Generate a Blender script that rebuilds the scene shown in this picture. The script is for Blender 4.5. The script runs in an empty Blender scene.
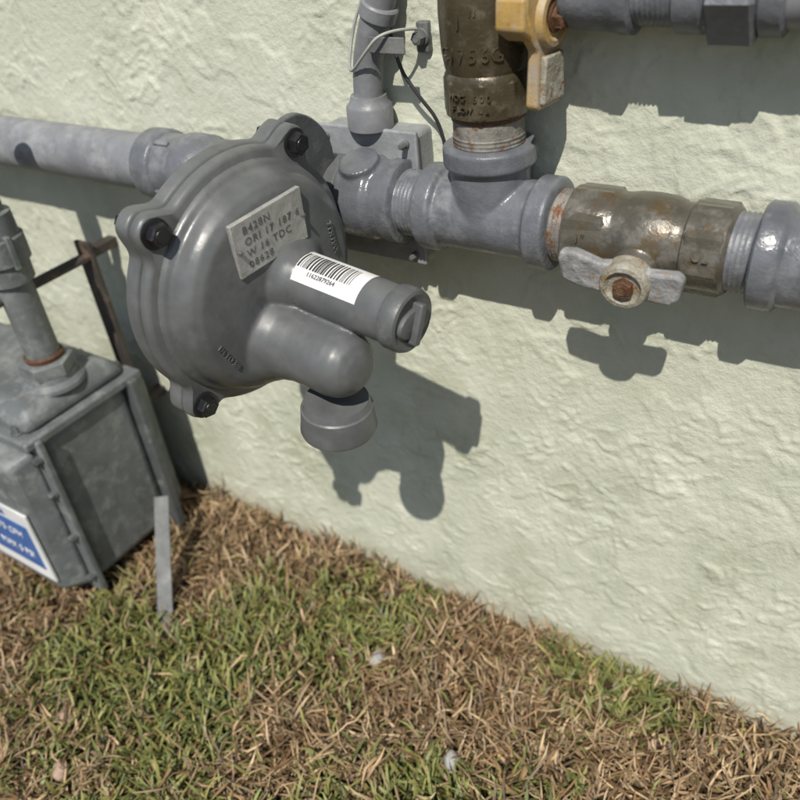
import bpy, bmesh, math, random
import numpy as np
from mathutils import Vector, Matrix, noise
random.seed(3); rng=np.random.default_rng(5)
sc=bpy.context.scene
sc.view_settings.view_transform='Standard'; sc.view_settings.look='None'; sc.view_settings.exposure=0
YW=.3585; H=.5033          # camera distance from wall / height above ground
AX_Y=-.0238; AX_Z=H-.16    # main pipe axis
def reloc(e,k=1.0):
    e.location=Vector((0,-YW,H))+k*(Vector(e.location)-Vector((0,-.375,.5265))); e.scale=(k,k,k)

# ---------------------------------------------------------------- materials
def newmat(name):
    m=bpy.data.materials.new(name); m.use_nodes=True
    nt=m.node_tree; b=nt.nodes['Principled BSDF']; return m,nt,b
def N(nt,t,**k):
    n=nt.nodes.new(t)
    for a,v in k.items():
        if a in n.inputs: n.inputs[a].default_value=v
        else: setattr(n,a,v)
    return n
def ramp(nt,stops):
    r=nt.nodes.new('ShaderNodeValToRGB'); e=r.color_ramp.elements
    while len(e)<len(stops): e.new(.5)
    for i,(p,c) in enumerate(stops):
        e[i].position=p; e[i].color=c if len(c)==4 else (*c,1)
    return r
def g(v): return (v,v,v,1)
def paint(name,base,wear=None,wamt=.35,rough=.35,metallic=0,bump=.3,scale=90,wscale=None,spec=.5,rust=None,ramt=.3):
    m,nt,b=newmat(name); L=nt.links.new
    geo=N(nt,'ShaderNodeNewGeometry')
    n1=N(nt,'ShaderNodeTexNoise',Scale=scale,Detail=3,Roughness=.6); L(geo.outputs['Position'],n1.inputs['Vector'])
    n2=N(nt,'ShaderNodeTexNoise',Scale=wscale or scale*.7,Detail=4,Roughness=.7); L(geo.outputs['Position'],n2.inputs['Vector'])
    r1=ramp(nt,[(.3,tuple(c*.8 for c in base)),(.7,tuple(min(1,c*1.16) for c in base))]); L(n1.outputs[0],r1.inputs[0])
    col=r1.outputs[0]
    if wear:
        r2=ramp(nt,[(.62-wamt*.35,g(0)),(.72-wamt*.2,g(1))]); L(n2.outputs[0],r2.inputs[0])
        mm=N(nt,'ShaderNodeMath',operation='MULTIPLY'); L(r2.outputs[0],mm.inputs[0]); mm.inputs[1].default_value=.6
        mx=N(nt,'ShaderNodeMix',data_type='RGBA'); L(mm.outputs[0],mx.inputs[0]); L(col,mx.inputs[6]); mx.inputs[7].default_value=(*wear,1)
        col=mx.outputs[2]
    if rust:
        n3=N(nt,'ShaderNodeTexNoise',Scale=scale*.9,Detail=5,Roughness=.75); 
        mp=N(nt,'ShaderNodeVectorMath',operation='ADD'); L(geo.outputs['Position'],mp.inputs[0]); mp.inputs[1].default_value=(3.1,1.7,.4)
        L(mp.outputs[0],n3.inputs['Vector'])
        r3=ramp(nt,[(.66-ramt*.5,g(0)),(.72-ramt*.4,g(1))]); L(n3.outputs[0],r3.inputs[0])
        mx=N(nt,'ShaderNodeMix',data_type='RGBA'); L(r3.outputs[0],mx.inputs[0]); L(col,mx.inputs[6]); mx.inputs[7].default_value=(*rust,1)
        col=mx.outputs[2]
    L(col,b.inputs['Base Color'])
    rr=ramp(nt,[(.3,g(max(.05,rough-.1))),(.7,g(min(1,rough+.18)))]); L(n2.outputs[0],rr.inputs[0]); L(rr.outputs[0],b.inputs['Roughness'])
    b.inputs['Metallic'].default_value=metallic
    b.inputs['Specular IOR Level'].default_value=spec
    if bump>0:
        n4=N(nt,'ShaderNodeTexNoise',Scale=scale*2.2,Detail=3,Roughness=.7); L(geo.outputs['Position'],n4.inputs['Vector'])
        bp=N(nt,'ShaderNodeBump',Strength=bump,Distance=.0014); L(n4.outputs[0],bp.inputs['Height']); L(bp.outputs[0],b.inputs['Normal'])
    return m
M_REG=paint('regulator_grey_paint',(.112,.118,.120),wear=(.15,.152,.150),wamt=.25,rough=.36,bump=.10,scale=60)
M_REG2=paint('regulator_cast_grey',(.100,.105,.107),wear=(.17,.175,.175),wamt=.15,rough=.4,bump=.2,scale=90)
M_PIPE=paint('grey_pipe_paint',(.205,.212,.228),wear=(.34,.345,.355),wamt=.4,rough=.5,bump=.12,scale=60)
M_FIT=paint('grey_fitting_paint',(.135,.143,.158),wear=(.25,.255,.265),wamt=.36,rough=.36,bump=.34,scale=90)
M_FIT2=paint('grey_fitting_gloss',(.125,.132,.146),wear=(.22,.225,.235),wamt=.3,rough=.24,bump=.4,scale=80)
M_NIP=paint('weathered_nipple',(.17,.16,.145),wear=(.30,.29,.245),wamt=.5,rough=.5,bump=.5,scale=120,rust=(.15,.06,.02),ramt=.26)
M_VALV=paint('dark_brass_valve',(.078,.064,.038),wear=(.19,.165,.12),wamt=.22,rough=.27,metallic=.3,bump=.25,scale=120)
M_VALH=paint('tarnished_bronze_valve',(.100,.092,.072),wear=(.22,.21,.185),wamt=.36,rough=.27,metallic=.2,bump=.3,scale=80,rust=(.11,.080,.045),ramt=.24)
M_YEL=paint('worn_yellow_handle',(.42,.27,.085),wear=(.33,.32,.30),wamt=.45,rough=.45,bump=.3,scale=90,rust=(.2,.09,.03),ramt=.1)
M_HAN=paint('weathered_grey_handle',(.22,.22,.22),wear=(.43,.43,.42),wamt=.4,rough=.5,bump=.6,scale=150,rust=(.3,.2,.09),ramt=.14)
M_HUB=paint('weathered_yellow_hub',(.28,.26,.20),wear=(.43,.42,.38),wamt=.4,rough=.5,bump=.6,scale=200,rust=(.22,.11,.03),ramt=.26)
M_RUST=paint('rusty_bolt',(.10,.042,.018),wear=(.2,.12,.06),wamt=.35,rough=.6,bump=.8,scale=260)
M_BOLT=paint('black_bolt',(.012,.012,.014),rough=.32,bump=.2,scale=200)
M_MET=paint('gas_meter_grey',(.130,.143,.146),wear=(.26,.27,.26),wamt=.38,rough=.45,bump=.4,scale=45,wscale=60)
M_METD=paint('gas_meter_dark',(.085,.094,.095),wear=(.24,.24,.22),wamt=.2,rough=.45,bump=.4,scale=60)
M_BRK=paint('brown_bracket_steel',(.05,.042,.036),wear=(.2,.12,.07),wamt=.2,rough=.6,bump=.5,scale=90)
M_GALV=paint('galvanised_strip',(.12,.125,.125),wear=(.22,.22,.21),wamt=.3,rough=.6,bump=.3,scale=80)
M_BOX=paint('grey_box_paint',(.25,.26,.27),wear=(.37,.37,.37),wamt=.3,rough=.45,bump=.3,scale=80)
M_COND=paint('grey_conduit',(.185,.19,.20),wear=(.31,.315,.32),wamt=.3,rough=.45,bump=.2,scale=70)
M_CAB=paint('pale_cable',(.33,.34,.31),rough=.5,bump=.1)
M_BLK=paint('black_cable',(.03,.03,.032),rough=.5,bump=.1)
M_PLATE=paint('stamped_metal_plate',(.38,.38,.36),wear=(.48,.48,.45),wamt=.3,rough=.45,metallic=.3,bump=.25,scale=140)
M_INK=paint('dark_ink',(.03,.03,.03),rough=.6,bump=0)
M_WHITE=paint('white_sticker',(.74,.74,.73),rough=.35,bump=0,scale=20)
M_BLUE=paint('blue_label',(.05,.13,.36),rough=.4,bump=.1)
M_TXT=paint('embossed_text',(.10,.10,.10),rough=.4,bump=0)
M_STONE=paint('pebble_grey',(.33,.33,.32),wear=(.46,.45,.42),wamt=.4,rough=.8,bump=.6,scale=200)
M_SHELL=paint('pebble_tan',(.38,.27,.20),wear=(.46,.38,.31),wamt=.3,rough=.8,bump=.5,scale=200)

# ---------------------------------------------------------------- helpers
def empty(name,loc):
    e=bpy.data.objects.new(name,None); sc.collection.objects.link(e); e.location=loc; e.empty_display_size=.02; return e
def finish(bm,name,mat,parent=None,ang=35,M=None,bevel=0):
    if M is not None: bm.transform(M)
    bmesh.ops.recalc_face_normals(bm,faces=bm.faces)
    me=bpy.data.meshes.new(name); bm.to_mesh(me); bm.free()
    for p in me.polygons: p.use_smooth=True
    me.set_sharp_from_angle(angle=math.radians(ang))
    me.materials.append(mat)
    o=bpy.data.objects.new(name,me); sc.collection.objects.link(o)
    if parent:
        o.parent=parent; o.matrix_parent_inverse=Matrix.Translation(-Vector(parent.location))
    if bevel:
        b=o.modifiers.new('bev','BEVEL'); b.width=bevel; b.segments=3; b.limit_method='ANGLE'; b.angle_limit=math.radians(30)
        me.polygons.foreach_set('use_smooth',[True]*len(me.polygons))
    return o
def frame(o,d,up=(0,0,1)):
    d=Vector(d).normalized(); u=Vector(up)
    if abs(d.dot(u))>.98: u=Vector((0,1,0))
    x=u.cross(d).normalized(); y=d.cross(x)
    return Matrix(((x.x,y.x,d.x,o[0]),(x.y,y.y,d.y,o[1]),(x.z,y.z,d.z,o[2]),(0,0,0,1)))
def lathe_bm(bm,prof,M,segs=48,rot=0):
    rings=[]
    for (z,r) in prof:
        rings.append([bm.verts.new(M@Vector((r*math.cos(rot+2*math.pi*i/segs),r*math.sin(rot+2*math.pi*i/segs),z))) for i in range(segs)])
    for a,b in zip(rings,rings[1:]):
        for i in range(segs):
            j=(i+1)%segs; bm.faces.new((a[i],a[j],b[j],b[i]))
    bm.faces.new(rings[0][::-1]); bm.faces.new(rings[-1])
def lathe(prof,o,d,name,mat,parent,segs=48,ang=35,rot=0,M=None):
    bm=bmesh.new(); lathe_bm(bm,prof,M@frame(o,d) if M else frame(o,d),segs,rot)
    return finish(bm,name,mat,parent,ang)
def cyl(a,b,r,bev=.0008):
    Lg=b-a; s=1 if Lg>0 else -1
    return [(a,r-bev),(a+s*bev,r),(b-s*bev,r),(b,r-bev)]
def thread(a,b,r,p=.0022,d=.0009):
    out=[]; z=a
    while z<b-p:
        out+= [(z,r-d),(z+p*.4,r),(z+p*.55,r)]; z+=p
    out.append((b,r-d)); return out
def blend(parts,name,mat,parent,voxel=.0009,smooth=6,fac=.6):
    bm=bmesh.new()
    for (prof,M,segs) in parts: lathe_bm(bm,prof,M,segs)
    o=finish(bm,name,mat,parent,180)
    r=o.modifiers.new('rm','REMESH'); r.mode='VOXEL'; r.voxel_size=voxel; r.use_smooth_shade=True
    s=o.modifiers.new('sm','SMOOTH'); s.factor=fac; s.iterations=smooth
    return o
def box(x0,x1,y0,y1,z0,z1,name,mat,parent,bev=.002,M=None,taper=None):
    bm=bmesh.new(); v=[]
    for x in (x0,x1):
        for y in (y0,y1):
            for z in (z0,z1): v.append(bm.verts.new((x,y,z)))
    for f in ((0,1,3,2),(4,6,7,5),(0,4,5,1),(2,3,7,6),(0,2,6,4),(1,5,7,3)): bm.faces.new([v[i] for i in f])
    if taper: taper(bm)
    return finish(bm,name,mat,parent,35,M,bevel=bev)
def extr(pts,h0,h1,name,mat,parent,M,bev=.001):
    bm=bmesh.new(); a=[bm.verts.new((x,y,h0)) for x,y in pts]; b=[bm.verts.new((x,y,h1)) for x,y in pts]
    n=len(pts); bm.faces.new(a[::-1]); bm.faces.new(b)
    for i in range(n): bm.faces.new((a[i],a[(i+1)%n],b[(i+1)%n],b[i]))
    return finish(bm,name,mat,parent,35,M,bevel=bev)
def tube(pts,r,name,mat,parent,res=10):
    c=bpy.data.curves.new(name,'CURVE'); c.dimensions='3D'; c.bevel_depth=r; c.bevel_resolution=6; c.resolution_u=res; c.use_fill_caps=True
    s=c.splines.new('NURBS'); s.points.add(len(pts)-1); s.use_endpoint_u=True; s.order_u=3
    for p,q in zip(s.points,pts): p.co=(*q,1)
    o=bpy.data.objects.new(name+'_c',c); sc.collection.objects.link(o)
    dg=bpy.context.evaluated_depsgraph_get(); me=bpy.data.meshes.new_from_object(o.evaluated_get(dg)); me.name=name
    bpy.data.objects.remove(o)
    for p in me.polygons: p.use_smooth=True
    me.materials.clear(); me.materials.append(mat)
    ob=bpy.data.objects.new(name,me); sc.collection.objects.link(ob)
    if parent: ob.parent=parent; ob.matrix_parent_inverse=Matrix.Translation(-Vector(parent.location))
    return ob
def text(s,size,M,name,mat,parent,ext=.0002,spacing=1.0,align='CENTER',off=0):
    c=bpy.data.curves.new(name,'FONT'); c.body=s; c.size=size; c.extrude=ext; c.align_x=align; c.align_y='CENTER'; c.space_character=spacing; c.offset=off; c.resolution_u=2
    o=bpy.data.objects.new(name+'_t',c); sc.collection.objects.link(o)
    dg=bpy.context.evaluated_depsgraph_get(); me=bpy.data.meshes.new_from_object(o.evaluated_get(dg)); me.name=name; bpy.data.objects.remove(o)
    me.transform(M); me.materials.clear(); me.materials.append(mat)
    ob=bpy.data.objects.new(name,me); sc.collection.objects.link(ob)
    ob.parent=parent; ob.matrix_parent_inverse=Matrix.Translation(-Vector(parent.location)); return ob
def wraptext(s,size,cx,cy,z,r,ang,name,mat,parent,ext=.0007,step=.62):
    n=len(s)
    for i,ch in enumerate(s):
        if ch==' ': continue
        a=ang+(i-(n-1)/2)*size*step/r
        d=Vector((math.cos(a),math.sin(a),0))
        text(ch,size,frame(Vector((cx,cy,z))+d*r,d),name,mat,parent,ext)
def bolt(p,d,name,parent,r=.0065,M=None,mat=None):
    bm=bmesh.new(); F=(M@frame(p,d)) if M else frame(p,d)
    lathe_bm(bm,[(0,r*1.25),(.0012,r*1.25),(.0016,r*1.1)],F,32)
    lathe_bm(bm,[(.0014,r),(.0052,r),(.006,r*.86)],F,6,random.random())
    lathe_bm(bm,[(.0058,r*.6),(.0064,r*.55)],F,20)
    return finish(bm,name,mat or M_BOLT,parent,30)

# ---------------------------------------------------------------- stucco wall
def stucco():
    m,nt,b=newmat('stucco_pale_green'); L=nt.links.new
    geo=N(nt,'ShaderNodeNewGeometry'); P=geo.outputs['Position']
    nb=N(nt,'ShaderNodeTexNoise',Scale=20,Detail=5,Roughness=.7); L(P,nb.inputs['Vector'])
    ra=ramp(nt,[(.3,(.485,.505,.40)),(.65,(.60,.612,.505))]); L(nb.outputs[0],ra.inputs[0])
    sep=N(nt,'ShaderNodeSeparateXYZ'); L(P,sep.inputs[0])
    mr=N(nt,'ShaderNodeMapRange'); mr.inputs['From Min'].default_value=.32; mr.inputs['From Max'].default_value=.16; L(sep.outputs[2],mr.inputs[0])
    nc=N(nt,'ShaderNodeTexNoise',Scale=15,Detail=6,Roughness=.75); L(P,nc.inputs['Vector'])
    rc=ramp(nt,[(.47,g(0)),(.66,g(.6))]); L(nc.outputs[0],rc.inputs[0])
    mm=N(nt,'ShaderNodeMath',operation='MULTIPLY'); L(mr.outputs[0],mm.inputs[0]); L(rc.outputs[0],mm.inputs[1])
    m2=N(nt,'ShaderNodeMix',data_type='RGBA'); L(mm.outputs[0],m2.inputs[0]); L(ra.outputs[0],m2.inputs[6]); m2.inputs[7].default_value=(.35,.36,.25,1)
    ms=N(nt,'ShaderNodeMapRange'); ms.inputs['From Min'].default_value=.03; ms.inputs['From Max'].default_value=.0; L(sep.outputs[2],ms.inputs[0])
    mq=N(nt,'ShaderNodeMath',operation='MULTIPLY'); L(ms.outputs[0],mq.inputs[0]); L(nb.outputs[0],mq.inputs[1])
    m3=N(nt,'ShaderNodeMix',data_type='RGBA'); L(mq.outputs[0],m3.inputs[0]); L(m2.outputs[2],m3.inputs[6]); m3.inputs[7].default_value=(.3,.24,.15,1)
    L(m3.outputs[2],b.inputs['Base Color']); b.inputs['Roughness'].default_value=.85; b.inputs['Specular IOR Level'].default_value=.25
    n1=N(nt,'ShaderNodeTexNoise',Scale=300,Detail=3,Roughness=.65); L(P,n1.inputs['Vector'])
    bp=N(nt,'ShaderNodeBump',Strength=.6,Distance=.0012); L(n1.outputs[0],bp.inputs['Height']); L(bp.outputs[0],b.inputs['Normal'])
    return m
def vnoise(x,y,seed):
    xi=np.floor(x).astype(np.int64); yi=np.floor(y).astype(np.int64); xf=x-xi; yf=y-yi
    def h(a,b):
        n=(a*374761393+b*668265263+seed*974634777)&0xffffffff
        n=((n^(n>>13))*1274126177)&0xffffffff; n=n^(n>>16); return (n&0xffff)/65535.
    u=xf*xf*xf*(xf*(xf*6-15)+10); v=yf*yf*yf*(yf*(yf*6-15)+10)
    return (h(xi,yi)*(1-u)+h(xi+1,yi)*u)*(1-v)+(h(xi,yi+1)*(1-u)+h(xi+1,yi+1)*u)*v
def fbm(x,y,s,o=4,gain=.5):
    t=0;a=1;n=0
    c,s_=math.cos(.6),math.sin(.6)
    for i in range(o):
        t=t+a*vnoise(x*2**i+i*17.3,y*2**i-i*9.1,s+i); n+=a; a*=gain; x,y=c*x-s_*y,s_*x+c*y
    return t/n
def stucco_h(x,z):
    wx=x+.010*(fbm(x*50,z*50,31,2)-.5)*2; wz=z+.010*(fbm(x*50+50,z*50,33,2)-.5)*2
    a=fbm(wx*85,wz*85,1,3,.5)
    ridge=np.clip(1-np.abs(a-.5)*14,0,1)
    msk=np.clip((fbm(x*26,z*26,9,3)-.42)*6,0,1)
    pl=np.clip((fbm(wx*55,wz*55,5,3)-.53)*12,0,1)
    return .0010*ridge**1.2*msk+.00065*pl+.00055*(fbm(x*300,z*300,7,3)-.5)+.0006*(fbm(x*14,z*14,3,2)-.5)
def grid_mesh(name,xs,zs,mat):
    X,Z=np.meshgrid(xs,zs); Y=-stucco_h(X,Z)
    co=np.stack([X,Y,Z],-1).reshape(-1,3); nx=len(xs); nz=len(zs)
    i=np.arange(nx*nz).reshape(nz,nx)
    f=np.stack([i[:-1,:-1],i[:-1,1:],i[1:,1:],i[1:,:-1]],-1).reshape(-1,4)
    me=bpy.data.meshes.new(name); me.vertices.add(len(co)); me.vertices.foreach_set('co',co.ravel())
    me.loops.add(f.size); me.loops.foreach_set('vertex_index',f.ravel().astype(np.int32))
    me.polygons.add(len(f)); me.polygons.foreach_set('loop_start',np.arange(0,f.size,4,dtype=np.int32)); me.polygons.foreach_set('loop_total',np.full(len(f),4,dtype=np.int32))
    me.polygons.foreach_set('use_smooth',np.ones(len(f),dtype=bool)); me.update(calc_edges=True); me.validate()
    me.materials.append(mat); return me
xs=np.concatenate([np.linspace(-5,-1.1,60)[:-1],np.arange(-1.1,.3,.0014),np.linspace(.302,5,60)])
zs=np.concatenate([np.arange(-.02,.60,.0014),np.linspace(.602,2.8,50)])
wme=grid_mesh('stucco_wall',xs,zs,stucco())
wall=bpy.data.objects.new('stucco_wall',wme); sc.collection.objects.link(wall)

# ---------------------------------------------------------------- ground
def groundmat():
    m,nt,b=newmat('lawn_soil_thatch'); L=nt.links.new
    geo=N(nt,'ShaderNodeNewGeometry'); P=geo.outputs['Position']
    n1=N(nt,'ShaderNodeTexNoise',Scale=14,Detail=3,Roughness=.65); L(P,n1.inputs['Vector'])
    n2=N(nt,'ShaderNodeTexNoise',Scale=160,Detail=4,Roughness=.7); L(P,n2.inputs['Vector'])
    r1=ramp(nt,[(.4,(.06,.045,.02)),(.6,(.11,.07,.035))]); L(n1.outputs[0],r1.inputs[0])
    r2=ramp(nt,[(.3,g(.35)),(.7,g(1.3))]); L(n2.outputs[0],r2.inputs[0])
    mx=N(nt,'ShaderNodeMix',data_type='RGBA',blend_type='MULTIPLY'); mx.inputs[0].default_value=1; L(r1.outputs[0],mx.inputs[6]); L(r2.outputs[0],mx.inputs[7])
    L(mx.outputs[2],b.inputs['Base Color']); b.inputs['Roughness'].default_value=.95; b.inputs['Specular IOR Level'].default_value=.1
    return m
bm=bmesh.new()
for q in [(-60,-120),(60,-120),(60,.0),(-60,.0)]: bm.verts.new((q[0],q[1],0))
bm.faces.new(bm.verts); finish(bm,'ground',groundmat())

def build_grass():
    allv=[];allc=[]
    sets=[(92000,-1.0,.15,-.62,-.001,1.0,'n'),(22000,-3.0,2.2,-2.6,-.001,1.9,'f')]
    for n,x0,x1,y0,y1,sca,kind in sets:
        x=rng.uniform(x0,x1,n); y=rng.uniform(y0,y1,n)
        if kind=='f':
            k=~((x>-1.0)&(x<.15)&(y>-.62)); x=x[k]; y=y[k]
        n=len(x)
        patch=fbm(x*11+20,y*11,41,3); fine=fbm(x*42,y*42,47,2)
        wallprox=np.clip((y+.165)/.10,0,1)
        rightp=np.clip((x+.42)/.3,0,1)*.12
        pdead=np.clip((patch-.5)*4.2+.36+wallprox*.62+rightp+(fine-.5)*1.6,.10,.97)
        dead=rng.random(n)<pdead
        Lh=np.where(dead,rng.uniform(.007,.025,n),rng.uniform(.007,.021,n))*sca
        W=np.where(dead,rng.uniform(.0007,.0021,n),rng.uniform(.0012,.0027,n))*sca
        az=rng.uniform(0,2*np.pi,n); lean=np.where(dead,rng.uniform(.8,1.6,n),rng.uniform(.3,1.35,n))
        curl=np.where(dead,rng.normal(0,.7,n),rng.uniform(-.1,.9,n)); twist=rng.normal(0,.6,n)
        hump=fbm(x*26+7,y*26,61,2)
        z0=np.where(dead,rng.uniform(0,.010,n),rng.uniform(0,.007,n))*sca*(.1+1.9*hump)
        Lh*=(.5+1.0*hump)
        segs=3; px=x.copy();py=y.copy();pz=z0.copy(); a=az.copy(); le=lean.copy()
        rows=[]
        for s in range(segs+1):
            w=W*[.8,1.0,.75,.12][s]; sa=a+np.pi/2; tw=np.sin(twist)*.5
            rows.append(np.stack([np.stack([px-np.cos(sa)*w*.5,py-np.sin(sa)*w*.5,pz-tw*w*.5],-1),np.stack([px+np.cos(sa)*w*.5,py+np.sin(sa)*w*.5,pz+tw*w*.5],-1)],1))
            st=Lh/segs
            px=px+np.cos(a)*np.sin(le)*st; py=py+np.sin(a)*np.sin(le)*st; pz=np.maximum(pz+np.cos(le)*st,.0008)
            le=le+curl*.45; a=a+rng.normal(0,.3,n)
        v=np.stack(rows,1); v[...,1]=np.minimum(v[...,1],-.0015)
        k=rng.random(n)[:,None]
        gcol=(1-k)*np.array([.07,.092,.022])+k*np.array([.24,.255,.085])
        t=rng.random(n)[:,None]
        dcol=(1-t)*np.array([.20,.105,.045])+t*np.array([.56,.42,.25])
        dcol*=rng.uniform(.35,1.25,n)[:,None]
        half=(rng.random(n)<.3)[:,None]
        gcol=np.where(half,gcol*.6+np.array([.15,.125,.04]),gcol)
        col=np.where(dead[:,None],dcol,gcol)
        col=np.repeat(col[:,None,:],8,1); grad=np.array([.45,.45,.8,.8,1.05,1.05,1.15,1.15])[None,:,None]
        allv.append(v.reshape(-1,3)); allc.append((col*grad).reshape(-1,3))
    V=np.concatenate(allv); C=np.concatenate(allc); nb=len(V)//8
    base=np.arange(nb)[:,None,None]*8; q=np.array([[0,1,3,2],[2,3,5,4],[4,5,7,6]])[None]
    F=(base+q).reshape(-1,4)
    me=bpy.data.meshes.new('lawn_grass'); me.vertices.add(len(V)); me.vertices.foreach_set('co',V.ravel())
    me.loops.add(F.size); me.loops.foreach_set('vertex_index',F.ravel().astype(np.int32))
    me.polygons.add(len(F)); me.polygons.foreach_set('loop_start',np.arange(0,F.size,4,dtype=np.int32)); me.polygons.foreach_set('loop_total',np.full(len(F),4,dtype=np.int32))
    me.polygons.foreach_set('use_smooth',np.ones(len(F),dtype=bool)); me.update(calc_edges=True)
    ca=me.color_attributes.new('Col','FLOAT_COLOR','POINT'); ca.data.foreach_set('color',np.concatenate([C,np.ones((len(C),1))],1).ravel())
    m,nt,b=newmat('grass_blades'); L=nt.links.new
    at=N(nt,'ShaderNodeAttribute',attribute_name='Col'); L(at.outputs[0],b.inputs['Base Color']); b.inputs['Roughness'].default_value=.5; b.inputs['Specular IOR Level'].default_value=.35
    me.materials.append(m); o=bpy.data.objects.new('lawn_grass',me); sc.collection.objects.link(o)
build_grass()

def pebble(x,y,r,mat,name='pebble',sq=(1,.75,.6),z=.010):
    bm=bmesh.new(); bmesh.ops.create_icosphere(bm,subdivisions=3,radius=1)
    sd=random.random()*50
    for v in bm.verts:
        k=1+.28*noise.noise(v.co*1.3+Vector((sd,0,0))); v.co=Vector((v.co.x*sq[0],v.co.y*sq[1],v.co.z*sq[2]))*k*r
    rz=Matrix.Rotation(random.random()*3,4,'Z')
    finish(bm,name,mat,None,180,Matrix.Translation((x,y,z))@rz)
pebble(-.256,-.083,.0065,M_STONE); pebble(-.169,-.125,.0065,M_STONE)
pebble(-.425,-.235,.0080,M_SHELL,sq=(1,.6,.6)); pebble(-.395,-.262,.0085,M_SHELL,sq=(1,.6,.5)); pebble(-.232,-.195,.006,M_SHELL)

# ---------------------------------------------------------------- left straight pipe
X=(1,0,0)
def P(x): return (x,AX_Y,AX_Z)
e=empty('gas_pipe',P(-.6))
lathe(cyl(-1.9,-.405,.0182),(0,AX_Y,AX_Z),X,'pipe',M_PIPE,e)
e=empty('pipe_coupling',P(-.4))
lathe([(-.425,.0195),(-.4245,.0222),(-.423,.0228),(-.411,.0228),(-.4095,.0222),(-.4085,.0205),(-.395,.0205),(-.39,.0222),(-.384,.0226),(-.374,.0222),(-.3705,.0195),(-.355,.0185)],(0,AX_Y,AX_Z),X,'coupling_body',M_FIT,e,48,40)
for k in range(4):
    a=k*math.pi/2+.5
    box(-.4085,-.396,-.0016,.0016,.0195,.0222,'coupling_rib_%d'%k,M_FIT,e,.0006,M=Matrix.Translation((0,AX_Y,AX_Z))@Matrix.Rotation(a,4,'X'))

# ---------------------------------------------------------------- regulator
S=.92
C=Vector((0,-YW,H))+S*Vector((-.290,.27,-.185)); n_=Vector((1,-.10,-.08)).normalized(); w_=Vector((0,0,1)); t_=w_.cross(n_).normalized(); w_=n_.cross(t_)
MR=Matrix(((t_.x,w_.x,n_.x,C.x),(t_.y,w_.y,n_.y,C.y),(t_.z,w_.z,n_.z,C.z),(0,0,0,1)))@Matrix.Scale(S,4)
reg=empty('gas_regulator',C)
EAR=[math.radians(a) for a in (138,58,227,-41)]
BR=.0725
def Rf(th,R0=.0685,e=.0125):
    b=0
    for a in EAR:
        d=(th-a+math.pi)%(2*math.pi)-math.pi; b=max(b,math.exp(-(abs(d)/.14)**3.2))
    return R0+e*b
def polar(prof,name,mat,segs=240,**k):
    bm=bmesh.new(); rings=[]
    for z,ins in prof:
        rings.append([bm.verts.new(((Rf(2*math.pi*i/segs,**k)-ins)*math.cos(2*math.pi*i/segs),(Rf(2*math.pi*i/segs,**k)-ins)*math.sin(2*math.pi*i/segs),z)) for i in range(segs)])
    for a,b in zip(rings,rings[1:]):
        for i in range(segs): j=(i+1)%segs; bm.faces.new((a[i],a[j],b[j],b[i]))
    bm.faces.new(rings[0][::-1]); bm.faces.new(rings[-1]); return finish(bm,name,mat,reg,40,MR)
polar([(-.0045,.0022),(-.004,.0008),(-.003,0),(.0005,0),(.002,.0006),(.0032,.0022)],'front_flange',M_REG)
polar([(-.0165,.004),(-.0150,.0014),(-.0135,0),(-.0068,0),(-.0058,.0008),(-.0052,.0022)],'back_flange',M_REG)
polar([(-.0056,.003),(-.0044,.003)],'gasket',M_INK)
def loc(prof,o,d,segs=64): return (prof,MR@frame(o,d,(0,1,0)),segs)
dome=[(-.002,.061),(.003,.0635),(.006,.0622),(.0075,.0595),(.014,.0580),(.018,.0555),(.0208,.051),(.0228,.03),(.0232,.004)]
sx,sy=.0105,.003
parts=[loc(dome,(0,0,0),(0,0,1),96),
 loc([(.008,.026),(.020,.0245),(.027,.0175),(.031,.0150)],(sx*.9,sy,0),(0,0,1)),
 loc([(.01,.0148),(.091,.0148)],(sx,sy,0),(0,0,1)),
 loc([(.008,.030),(.020,.027),(.030,.0215),(.040,.0192),(.050,.0188)],(-.004,-.027,0),(0,0,1)),
 loc([(.03,.0188),(.062,.0188),(.0685,.0175),(.0735,.0145),(.0768,.010),(.078,.005)],(-.004,-.027,0),(0,0,1)),
 loc([(0,.0192),(.014,.0192),(.026,.0186),(.042,.0184)],(-.005,-.022,.058),(0,-1,0)),
]
blend(parts,'front_cover',M_REG,reg,voxel=.00085,smooth=7)
F=MR@frame((-.005,-.056,.058),(0,-1,0),(0,0,1))
bm=bmesh.new(); segs=56
lathe_bm(bm,[(-.004,.0175),(0,.0186),(.0008,.0196),(.008,.0202),(.0140,.0211),(.0158,.0206),(.0158,.0178),(.010,.0168),(.004,.015),(.004,.001)],F,segs); finish(bm,'vent_outlet',M_REG,reg,30)
capz=.0915
lathe([(capz-.003,.0146),(capz-.0022,.0158),(capz-.0005,.0163),(capz+.0055,.0163),(capz+.0075,.0155),(capz+.0082,.014),(capz+.0074,.0125),(capz+.0074,.001)],(sx,sy,0),(0,0,1),'spring_cap',M_REG2,reg,M=MR)
bm=bmesh.new(); lathe_bm(bm,[(.0,.0118),(.0015,.0122),(.0028,.0112),(.003,.0104)],MR@Matrix.Translation((sx,sy,capz+.0068))@Matrix.Diagonal((1,.62,1,1)),40); finish(bm,'cap_recess_rim',M_REG2,reg)
box(-.0105,.0105,-.0022,.0022,0,.0062,'cap_grip',M_REG2,reg,.001,M=MR@Matrix.Translation((sx,sy,capz+.007))@Matrix.Rotation(1.25,4,'Z'))
bc=Vector((-.315,AX_Y,AX_Z))-C
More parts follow.
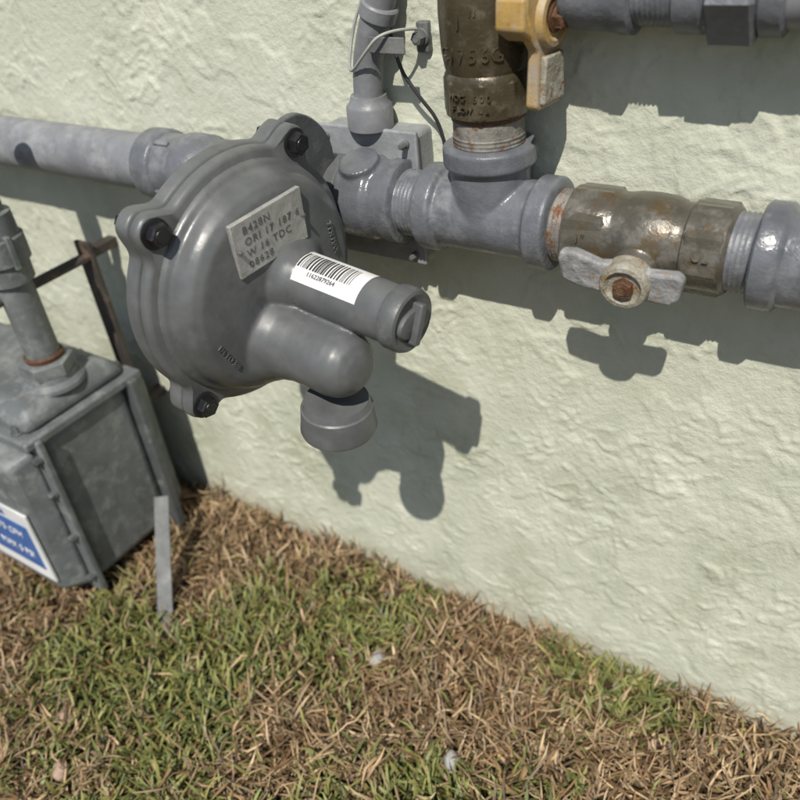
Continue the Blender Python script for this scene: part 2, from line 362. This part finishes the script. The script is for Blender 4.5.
blend([loc([(-.046,.032),(-.040,.043),(-.032,.053),(-.022,.060),(-.012,.062),(-.006,.062)],(0,0,0),(0,0,1),96),
       ([(-.365,.0205),(-.265,.0205)],frame((0,AX_Y,AX_Z),X),48),
       ([(-.01,.026),(bc.length,.0205)],frame(C+Vector((-.03,0,0)),bc+Vector((.03,0,0))),48)],'rear_body',M_REG,reg,voxel=.0012,smooth=6)
pts=[]
for i in range(40):
    a=2*math.pi*i/40; pts.append((.058+.027*math.cos(a)*(1+.1*math.cos(2*a)),.034+.032*math.sin(a)))
extr(pts,-.022,-.0170,'body_plate',M_REG2,reg,MR,.001)
for a in EAR:
    bolt((BR*math.cos(a),BR*math.sin(a),.0028),(0,0,1),'case_bolt_%d'%EAR.index(a),reg,.0060,M=MR)
    lathe([(-.021,.0045),(-.0165,.0045)],(BR*math.cos(a),BR*math.sin(a),0),(0,0,1),'bolt_end_%d'%EAR.index(a),M_BOLT,reg,6,M=MR)
PL=MR@Matrix.Translation((-.0035,.0340,.0236))@Matrix.Rotation(math.radians(4),4,'Z')
box(-.0235,.0235,-.0142,.0142,-.0025,.0004,'name_plate',M_PLATE,reg,.0004,M=PL)
for i,(s,yy) in enumerate([('B428N',.0088),('ORI 17 187 6',.0027),('W 16 TDC',-.0034),('08628',-.0094)]):
    text(s,.0056,PL@Matrix.Translation((-.0170,yy,.00055)),'plate_text_%d'%i,M_TXT,reg,.0001,1.2,'LEFT')
for s in (-1,1): bolt((s*.0215,0,-.0035),(0,0,1),'plate_rivet_%d'%s,reg,.0011,M=PL,mat=M_TXT)
text('7 PSI MAX',.0045,MR@Matrix.Translation((.040,.013,.0223))@Matrix.Rotation(math.radians(-78),4,'Z'),'cast_text_a',M_REG,reg,.0004)
text('1/4 TO 3/8',.0045,MR@Matrix.Translation((-.041,-.020,.0217))@Matrix.Rotation(math.radians(-62),4,'Z'),'cast_text_c',M_REG,reg,.0004)
def cylpatch(a0,a1,z0,z1,r,n=18):
    bm=bmesh.new(); A=[];B=[]
    for i in range(n+1):
        a=a0+(a1-a0)*i/n
        A.append(bm.verts.new((sx+r*math.cos(a),sy+r*math.sin(a),z0))); B.append(bm.verts.new((sx+r*math.cos(a),sy+r*math.sin(a),z1)))
    for i in range(n): bm.faces.new((A[i],A[i+1],B[i+1],B[i]))
    return bm
R1=.0149
finish(cylpatch(math.radians(62),math.radians(150),.026,.0745,R1+.0002),'barcode_sticker',M_WHITE,reg,180,MR)
bmA=bmesh.new(); z=.031
while z<.0665:
    w=random.choice([.0004,.0004,.0008,.0012]); n=10; A=[];B=[]; b0,b1=math.radians(78),math.radians(121)
    for i in range(n+1):
        a=b0+(b1-b0)*i/n; r=R1+.00035
        A.append(bmA.verts.new((sx+r*math.cos(a),sy+r*math.sin(a),z))); B.append(bmA.verts.new((sx+r*math.cos(a),sy+r*math.sin(a),z+w)))
    for i in range(n): bmA.faces.new((A[i],A[i+1],B[i+1],B[i]))
    z+=w+random.choice([.0004,.0005,.0009])
finish(bmA,'barcode_bars',M_INK,reg,180,MR)
a=math.radians(130)
Tx=MR@Matrix.Translation((sx+(R1+.0003)*math.cos(a),sy+(R1+.0003)*math.sin(a),.050))@Matrix(((0,math.sin(a),math.cos(a),0),(0,-math.cos(a),math.sin(a),0),(1,0,0,0),(0,0,0,1)))
text('11622879264',.0034,Tx,'barcode_digits',M_INK,reg,.0002)

# ---------------------------------------------------------------- outlet union between regulator and tee
e=empty('pipe_union',P(-.25))
blend([([(-.283,.0195),(-.262,.0195)],frame((0,AX_Y,AX_Z),X),48),
       ([(-.266,.0205),(-.2645,.0220),(-.247,.0225),(-.245,.0212)],frame((0,AX_Y,AX_Z),X),48),
       ([(-.246,.0205),(-.232,.0198)],frame((0,AX_Y,AX_Z),X),48),
       ([(0,.012),(.024,.011)],frame((-.254,AX_Y,AX_Z),(0,-.35,1)),32)],'union_body',M_FIT2,e,.0008,5)
lathe([(-.2385,.0203),(-.238,.0218),(-.2305,.0218),(-.2295,.0203)],(0,AX_Y,AX_Z),X,'union_band',M_FIT2,e)
lathe(thread(-.2305,-.2165,.0172),(0,AX_Y,AX_Z),X,'threaded_nipple',M_FIT,e,48,180)

# ---------------------------------------------------------------- tee
TX=-.1805
e=empty('pipe_tee_fitting',P(TX))
Fh=frame((0,AX_Y,AX_Z),X); Fv=frame((TX,AX_Y,AX_Z),(0,0,1))
blend([([(-.2165,.0185),(-.216,.0215),(-.2150,.0222),(-.207,.0222),(-.2058,.0212),(-.205,.0192),(-.1560,.0192),(-.155,.0212),(-.1540,.0224),(-.1455,.0224),(-.1445,.0215),(-.144,.0188)],Fh,56),
       ([(0,.0192),(.0255,.0192),(.0265,.0212),(.0278,.0224),(.0355,.0224),(.0365,.0216),(.0368,.019)],Fv,56)],'tee_body',M_FIT,e,.0007,4,.5)
e=empty('riser_nipple',(TX,AX_Y,AX_Z+.045))
lathe(cyl(.030,.060,.0168),(TX,AX_Y,AX_Z),(0,0,1),'nipple',M_NIP,e)
lathe(thread(.0365,.042,.0172,.0018,.0007),(TX,AX_Y,AX_Z),(0,0,1),'nipple_threads',M_NIP,e,48,180)
lathe([(.0485,.0170),(.0488,.0174),(.0515,.0174),(.052,.017)],(TX,AX_Y,AX_Z),(0,0,1),'rust_ring',M_RUST,e)
v=empty('ball_valve',(TX,AX_Y,AX_Z+.09))
O=(TX,AX_Y,AX_Z)
lathe([(.051,.0190),(.0522,.0205),(.0665,.0205),(.068,.0192)],O,(0,0,1),'lower_hex',M_VALV,v,8,30,rot=.3)
lathe([(.051,.0180),(.0515,.0194),(.0670,.0196),(.0690,.0192),(.070,.0184),(.072,.0190),(.079,.0200),(.094,.0205),(.108,.0200),(.112,.0190),(.113,.0178),(.118,.0178),(.119,.0195),(.1350,.0195),(.136,.0180)],O,(0,0,1),'valve_body',M_VALV,v,56,40)
lathe([(.119,.0195),(.1202,.0208),(.134,.0208),(.1355,.0195)],O,(0,0,1),'upper_hex',M_VALV,v,8,30,rot=.3)
lathe(cyl(.13,.5,.0168),O,(0,0,1),'riser_pipe',M_NIP,v)
hz=AX_Z+.092
lathe([(.012,.0115),(.024,.0115),(.0255,.010),(.034,.0085)],(TX,AX_Y,hz),(1,-.12,0),'stem_boss',M_VALV,v,32)
MH=frame((TX,AX_Y,hz),(1,-.12,0),(0,0,1))
lathe([(.025,.0105),(.026,.0120),(.034,.0120),(.0355,.011),(.0358,.009),(.0345,.0075),(.0345,.001)],(0,0,0),(0,0,1),'handle_hub',M_YEL,v,M=MH)
extr([(-.0105,-.034),(-.0085,-.036),(.0085,-.036),(.0105,-.034),(.0095,-.012),(.0135,-.006),(.017,.004),(.0165,.013),(.008,.016),(-.008,.016),(-.0175,.013),(-.018,.004),(-.0135,-.006),(-.0085,-.012)],.0265,.0325,'handle_lever',M_YEL,v,MH,.0012)
extr([(-.0085,-.0335),(.0085,-.0335),(.0075,-.014),(-.0068,-.014)],.0320,.0350,'handle_lever_rib',M_HUB,v,MH,.001)
extr([(-.020,-.002),(-.011,-.008),(-.009,.010),(-.019,.010)],.018,.032,'handle_stop',M_YEL,v,MH,.0015)
bolt((0,0,.0342),(0,0,1),'handle_nut',v,.0048,M=MH,mat=M_RUST)
fa=math.atan2(-.9,.05)
wraptext('C1756G',.0085,TX,AX_Y,AX_Z+.079,.0198,fa,'body_text',M_VALV,v)
wraptext('1"',.011,TX,AX_Y,AX_Z+.093,.0204,fa,'body_text',M_VALV,v)
wraptext('WOG 600',.0040,TX,AX_Y,AX_Z+.0615,.0200,fa,'body_text',M_VALV,v,.0008,.75)
wraptext('FLOW UL',.0036,TX,AX_Y,AX_Z+.0565,.0200,fa,'body_text',M_VALV,v,.0008,.75)

# ---------------------------------------------------------------- horizontal valve
e=empty('ball_valve',P(-.10)); O=(0,AX_Y,AX_Z)
lathe(thread(-.146,-.134,.0172,.002,.0009),O,X,'threaded_end_a',M_NIP,e,48,180)
lathe([(-.137,.0185),(-.1355,.0212),(-.1175,.0212),(-.116,.0195)],O,X,'hex_a',M_VALH,e,8,30,rot=.2)
lathe([(-.137,.0180),(-.136,.0198),(-.117,.0202),(-.115,.0192),(-.112,.0192),(-.107,.0202),(-.100,.0205),(-.092,.0200),(-.088,.0188),(-.0865,.0180),(-.0830,.0180),(-.082,.0196),(-.0655,.0196),(-.064,.018)],O,X,'valve_body',M_VALH,e,56,40)
lathe([(-.0825,.0192),(-.081,.0208),(-.0665,.0208),(-.065,.019)],O,X,'hex_b',M_VALH,e,8,30,rot=.2)
lathe(thread(-.0650,-.0520,.0172),O,X,'threaded_end_b',M_FIT,e,48,180)
sd=Vector((.04,-1,-.13)).normalized(); MS=frame((-.1005,AX_Y,AX_Z-.0015),sd,(0,0,1))
if MS.col[0].x<0: MS=MS@Matrix.Rotation(math.pi,4,'Z')
up=1 if MS.col[1].z>0 else -1
MS=MS@Matrix.Scale(.88,4)
lathe([(.012,.0115),(.026,.0115),(.027,.0105),(.0345,.009)],(0,0,0),(0,0,1),'stem_boss',M_VALH,e,M=MS)
extr([(x,y*up) for x,y in [(-.0345,.0085),(-.0335,.0125),(-.026,.0135),(-.013,.0090),(-.006,.010),(.005,.010),(.011,.0075),(.024,.0085),(.0275,.0055),(.0255,-.0060),(.0215,-.0095),(.010,-.0090),(0,-.0085),(-.010,-.0080),(-.024,-.0065),(-.033,-.003)]],.033,.0395,'wing_handle',M_HAN,e,MS,.0016)
lathe([(.0325,.0115),(.0335,.0125),(.0415,.0122),(.0435,.0112),(.0438,.0092),(.0415,.0078),(.0415,.001)],(0,0,0),(0,0,1),'handle_hub',M_HUB,e,M=MS)
bolt((0,0,.0395),(0,0,1),'handle_nut',e,.0052,M=MS,mat=M_RUST)
for s,xx in (('1"',-.1265),('UL',-.0735)): text(s,.006,frame((xx,AX_Y-.0196,AX_Z+.004),(0,-1,.15)),'body_text',M_VALH,e,.0010)

# ---------------------------------------------------------------- right coupling and pipe
e=empty('pipe_coupling',P(-.03))
lathe([(-.0545,.0195),(-.0542,.0218),(-.053,.0230),(-.0450,.0230),(-.0438,.0222),(-.0425,.0205),(-.005,.0205),(-.0035,.0222),(-.002,.0230),(.006,.0230),(.007,.019)],O,X,'coupling_body',M_FIT2,e,56,40)
lathe(cyl(.0,4.8,.0168),O,X,'pipe',M_PIPE,e)

# ---------------------------------------------------------------- upper right pipe assembly (smaller bore, tight to the wall)
UY=-.0205; UZ=H-.0590
e=empty('gas_pipe',(-.09,UY,UZ)); O=(0,UY,UZ)
lathe([(-.140,.0125),(-.139,.0150),(-.128,.0154),(-.1205,.0160),(-.1195,.0166),(-.1145,.0166),(-.1135,.0150),(-.1135,.0135)],O,X,'coupling',M_FIT,e)
blend([([(-.004,.0145),(.022,.0145)],frame((-.140,UY,UZ),(0,1,0)),48),([(-.143,.0145),(-.123,.0150)],frame(O,X),48)],'end_elbow',M_FIT,e,.0011,4)
lathe([(-.114,.0130),(-.113,.0133)]+thread(-.112,-.096,.0135,.002,.0007),O,X,'nipple',M_FIT,e,48,180)
lathe([(-.098,.0145),(-.097,.0158),(-.0875,.0158),(-.0865,.0150),(-.085,.0150)],O,X,'union_end',M_FIT,e)
lathe([(-.0855,.0165),(-.084,.0196),(-.069,.0196),(-.0675,.0178)],O,X,'union_hex',M_FIT,e,6,30,rot=.1)
lathe([(-.0675,.0155),(-.0665,.0163),(-.059,.0163),(-.058,.0145)],O,X,'union_tail',M_FIT,e)
lathe(cyl(-.059,4.8,.0134),O,X,'pipe',M_PIPE,e)

# ---------------------------------------------------------------- junction box + conduit
K=.955
e=empty('junction_box',(-.268,-.009,.356))
box(-.302,-.238,-.0165,.003,.3195,.394,'box_body',M_BOX,e,.003)
box(-.3035,-.2365,-.0185,-.0155,.318,.3955,'box_lid',M_BOX,e,.001)
for sx_,sz_ in ((-.297,.324),(-.243,.324),(-.297,.389),(-.243,.389)): bolt((sx_,-.0185,sz_),(0,-1,0),'lid_screw',e,.0018,mat=M_GALV)
reloc(e,K)
e=empty('electrical_conduit',(-.26,-.012,.45))
lathe([(0,.0105),(.0008,.0128),(.012,.0128),(.0135,.0118),(.015,.0105),(.018,.0098)],(-.269,-.013,.394),(.04,0,1),'conduit_connector',M_COND,e)
tube([(-.269,-.013,.398),(-.268,-.013,.418),(-.2645,-.013,.435),(-.257,-.013,.452),(-.2505,-.013,.468),(-.249,-.013,.50),(-.249,-.013,.9)],.0082,'conduit_pipe',M_COND,e)
lathe([(0,.009),(.001,.0098),(.007,.0098),(.008,.009)],(-.2575,-.013,.450),(.42,0,.9),'conduit_coupling',M_COND,e)
box(-.2405,-.2335,-.004,.001,.432,.447,'strap',M_GALV,e,.001)
bolt((-.237,-.004,.440),(0,-1,0),'strap_screw',e,.0035,mat=M_GALV)
box(-.258,-.236,-.0225,-.0212,.4355,.4435,'strap_band',M_GALV,e,.0006)
reloc(e,K)
e=empty('cable',(-.25,-.02,.44))
tube([(-.236,-.01,.445),(-.245,-.027,.448),(-.258,-.027,.436),(-.272,-.022,.424),(-.279,-.012,.43),(-.276,-.006,.45),(-.262,-.006,.47),(-.245,-.012,.476),(-.238,-.01,.52)],.0008,'cable_loop',M_CAB,e)
tube([(-.256,-.006,.455),(-.25,-.012,.43),(-.238,-.010,.412),(-.229,-.005,.398),(-.226,-.004,.375),(-.227,-.004,.35)],.0010,'cable_dark',M_BLK,e)
reloc(e,K)

# ---------------------------------------------------------------- gas meter
e=empty('gas_meter',(-.6,-.11,.12))
def tap(ax,val,k,cx,cz):
    def f(bm):
        for v_ in bm.verts:
            if abs(v_.co[ax]-val)<1e-5:
                v_.co.x=cx+(v_.co.x-cx)*k; v_.co.z=cz+(v_.co.z-cz)*k
    return f
x0,x1,z0,z1=-.70,-.500,.042,.190
cx,cz=(x0+x1)/2,(z0+z1)/2
box(x0,x1,-.152,-.070,z0,z1,'meter_core',M_MET,e,.008)
box(x0-.007,x1+.007,-.158,-.152,z0-.007,z1+.004,'front_flange',M_MET,e,.002)
box(x0,x1,-.180,-.157,z0,z1-.004,'front_pan',M_MET,e,.006,taper=tap(1,-.180,.9,cx,cz))
box(x0-.007,x1+.009,-.071,-.063,z0-.007,z1+.004,'rear_flange',M_METD,e,.002)
box(x0,x1,-.064,-.044,z0,z1-.004,'rear_pan',M_METD,e,.006,taper=tap(1,-.044,.9,cx,cz))
def tz(bm):
    for v_ in bm.verts:
        if v_.co.z>.2: v_.co.x=cx+(v_.co.x-cx)*.93; v_.co.y=-.11+(v_.co.y+.11)*.8
box(x0-.004,x1+.004,-.165,-.055,z1-.002,z1+.006,'top_gasket_flange',M_MET,e,.002)
box(x0,x1,-.160,-.060,z1+.005,.214,'top_casting',M_MET,e,.009,taper=tz)
for yy in (-.163,-.057):
    for xx in (-.515,-.56,-.61,-.66): bolt((xx,yy+(.006 if yy<-.1 else -.006),z1+.006),(0,0,1),'top_screw',e,.0038,mat=M_METD)
for zz in (.055,.10,.145,.178): bolt((x1+.0025,-.158,zz),(0,-1,0),'flange_screw',e,.0032,mat=M_METD)
for xx in (-.53,-.57,-.61,-.65):
    bolt((xx,-.158,z0-.003),(0,-1,0),'flange_screw',e,.0032,mat=M_METD)
for xx in (-.525,-.668):
    lathe([(0,.024),(.003,.0235),(.006,.019),(.010,.0185)],(xx,-.11,.211),(0,0,1),'meter_hub',M_MET,e)
    lathe([(.009,.018),(.0105,.0202),(.020,.0202),(.0215,.017)],(xx,-.11,.211),(0,0,1),'hex_nut',M_MET,e,6,30)
    lathe([(.020,.0135),(.024,.0146),(.025,.0146),(.026,.0135)],(xx,-.11,.211),(0,0,1),'rust_seal',M_RUST,e)
    lathe([(.02,.0125),(.085,.0125),(.086,.0158),(.100,.0162),(.101,.0185),(.118,.0185),(.119,.0165),(.135,.016),(.136,.0125),(.22,.0125)],(xx,-.11,.211),(0,0,1),'meter_riser',M_MET,e)
    for k in range(3): box(-.002,.002,.013,.021,.098,.122,'coupling_lug',M_MET,e,.001,M=Matrix.Translation((xx,-.11,.211))@Matrix.Rotation(k*2.1+.4,4,'Z'))
box(-.62,-.5105,-.1815,-.1795,.062,.134,'white_label',M_WHITE,e,.0003)
box(-.617,-.517,-.1823,-.1810,.074,.120,'blue_panel',M_BLUE,e,.0002)
for k,(s,xx,zz) in enumerate([('GAS METER',-.560,.127),('275 CFH',-.545,.108),('MAX 5 PSI',-.545,.088)]):
    text(s,.0075 if k==0 else .010,frame((xx,-.1826,zz),(0,-1,0)),'label_text',M_BLUE if k==0 else M_WHITE,e,.0002)
reloc(e)
e=empty('meter_bracket',(-.557,-.03,.2))
box(-.566,-.548,-.030,-.026,.10,.285,'upright_bar',M_BRK,e,.0008)
box(-.562,-.550,-.145,-.024,.2705,.2745,'support_arm',M_BRK,e,.0008)
for zz in (.12,.27): box(-.562,-.552,-.027,.001,zz,zz+.008,'wall_standoff',M_BRK,e,.0008)
reloc(e,K)
a=Vector((-.4665,-.0815,.066)); b_=Vector((-.414,-.153,-.01)); d=(b_-a)
box(-.0062,.0062,-.0012,.0012,-.012,d.length,'support_strip',M_GALV,empty('meter_support_leg',a),.0005,M=frame(a,d,(.6,-.8,.2)))

# ---------------------------------------------------------------- light
Ld=Vector((-.34,1,-1.36)).normalized()
sl=bpy.data.lights.new('sun','SUN'); sl.energy=4.5; sl.angle=math.radians(.6); sl.color=(1,.95,.87)
so=bpy.data.objects.new('sun',sl); sc.collection.objects.link(so); so.rotation_euler=Ld.to_track_quat('-Z','Y').to_euler(); so.location=(-1,-3,4)
w=bpy.data.worlds.new('World'); sc.world=w; w.use_nodes=True; nt=w.node_tree
sk=nt.nodes.new('ShaderNodeTexSky'); sk.sky_type='NISHITA'; sk.sun_disc=False
el=math.asin(-Ld.z); sk.sun_elevation=el; sk.sun_rotation=math.atan2(-Ld.x,-Ld.y)
nt.links.new(sk.outputs[0],nt.nodes['Background'].inputs[0]); nt.nodes['Background'].inputs[1].default_value=.085

# ---------------------------------------------------------------- camera
cam=bpy.data.cameras.new('camera'); co=bpy.data.objects.new('camera',cam); sc.collection.objects.link(co); sc.camera=co
back=Vector((.4903,-.6528,.5774)).normalized(); right=Vector((.8354,.5410,-.0982)); right=(right-back*right.dot(back)).normalized(); upv=back.cross(right)
co.matrix_world=Matrix(((right.x,upv.x,back.x,0),(right.y,upv.y,back.y,-YW),(right.z,upv.z,back.z,H),(0,0,0,1)))
cam.sensor_width=36; cam.lens=36; cam.clip_start=.01; cam.clip_end=500
cam.dof.use_dof=True; cam.dof.focus_distance=.39; cam.dof.aperture_fstop=9
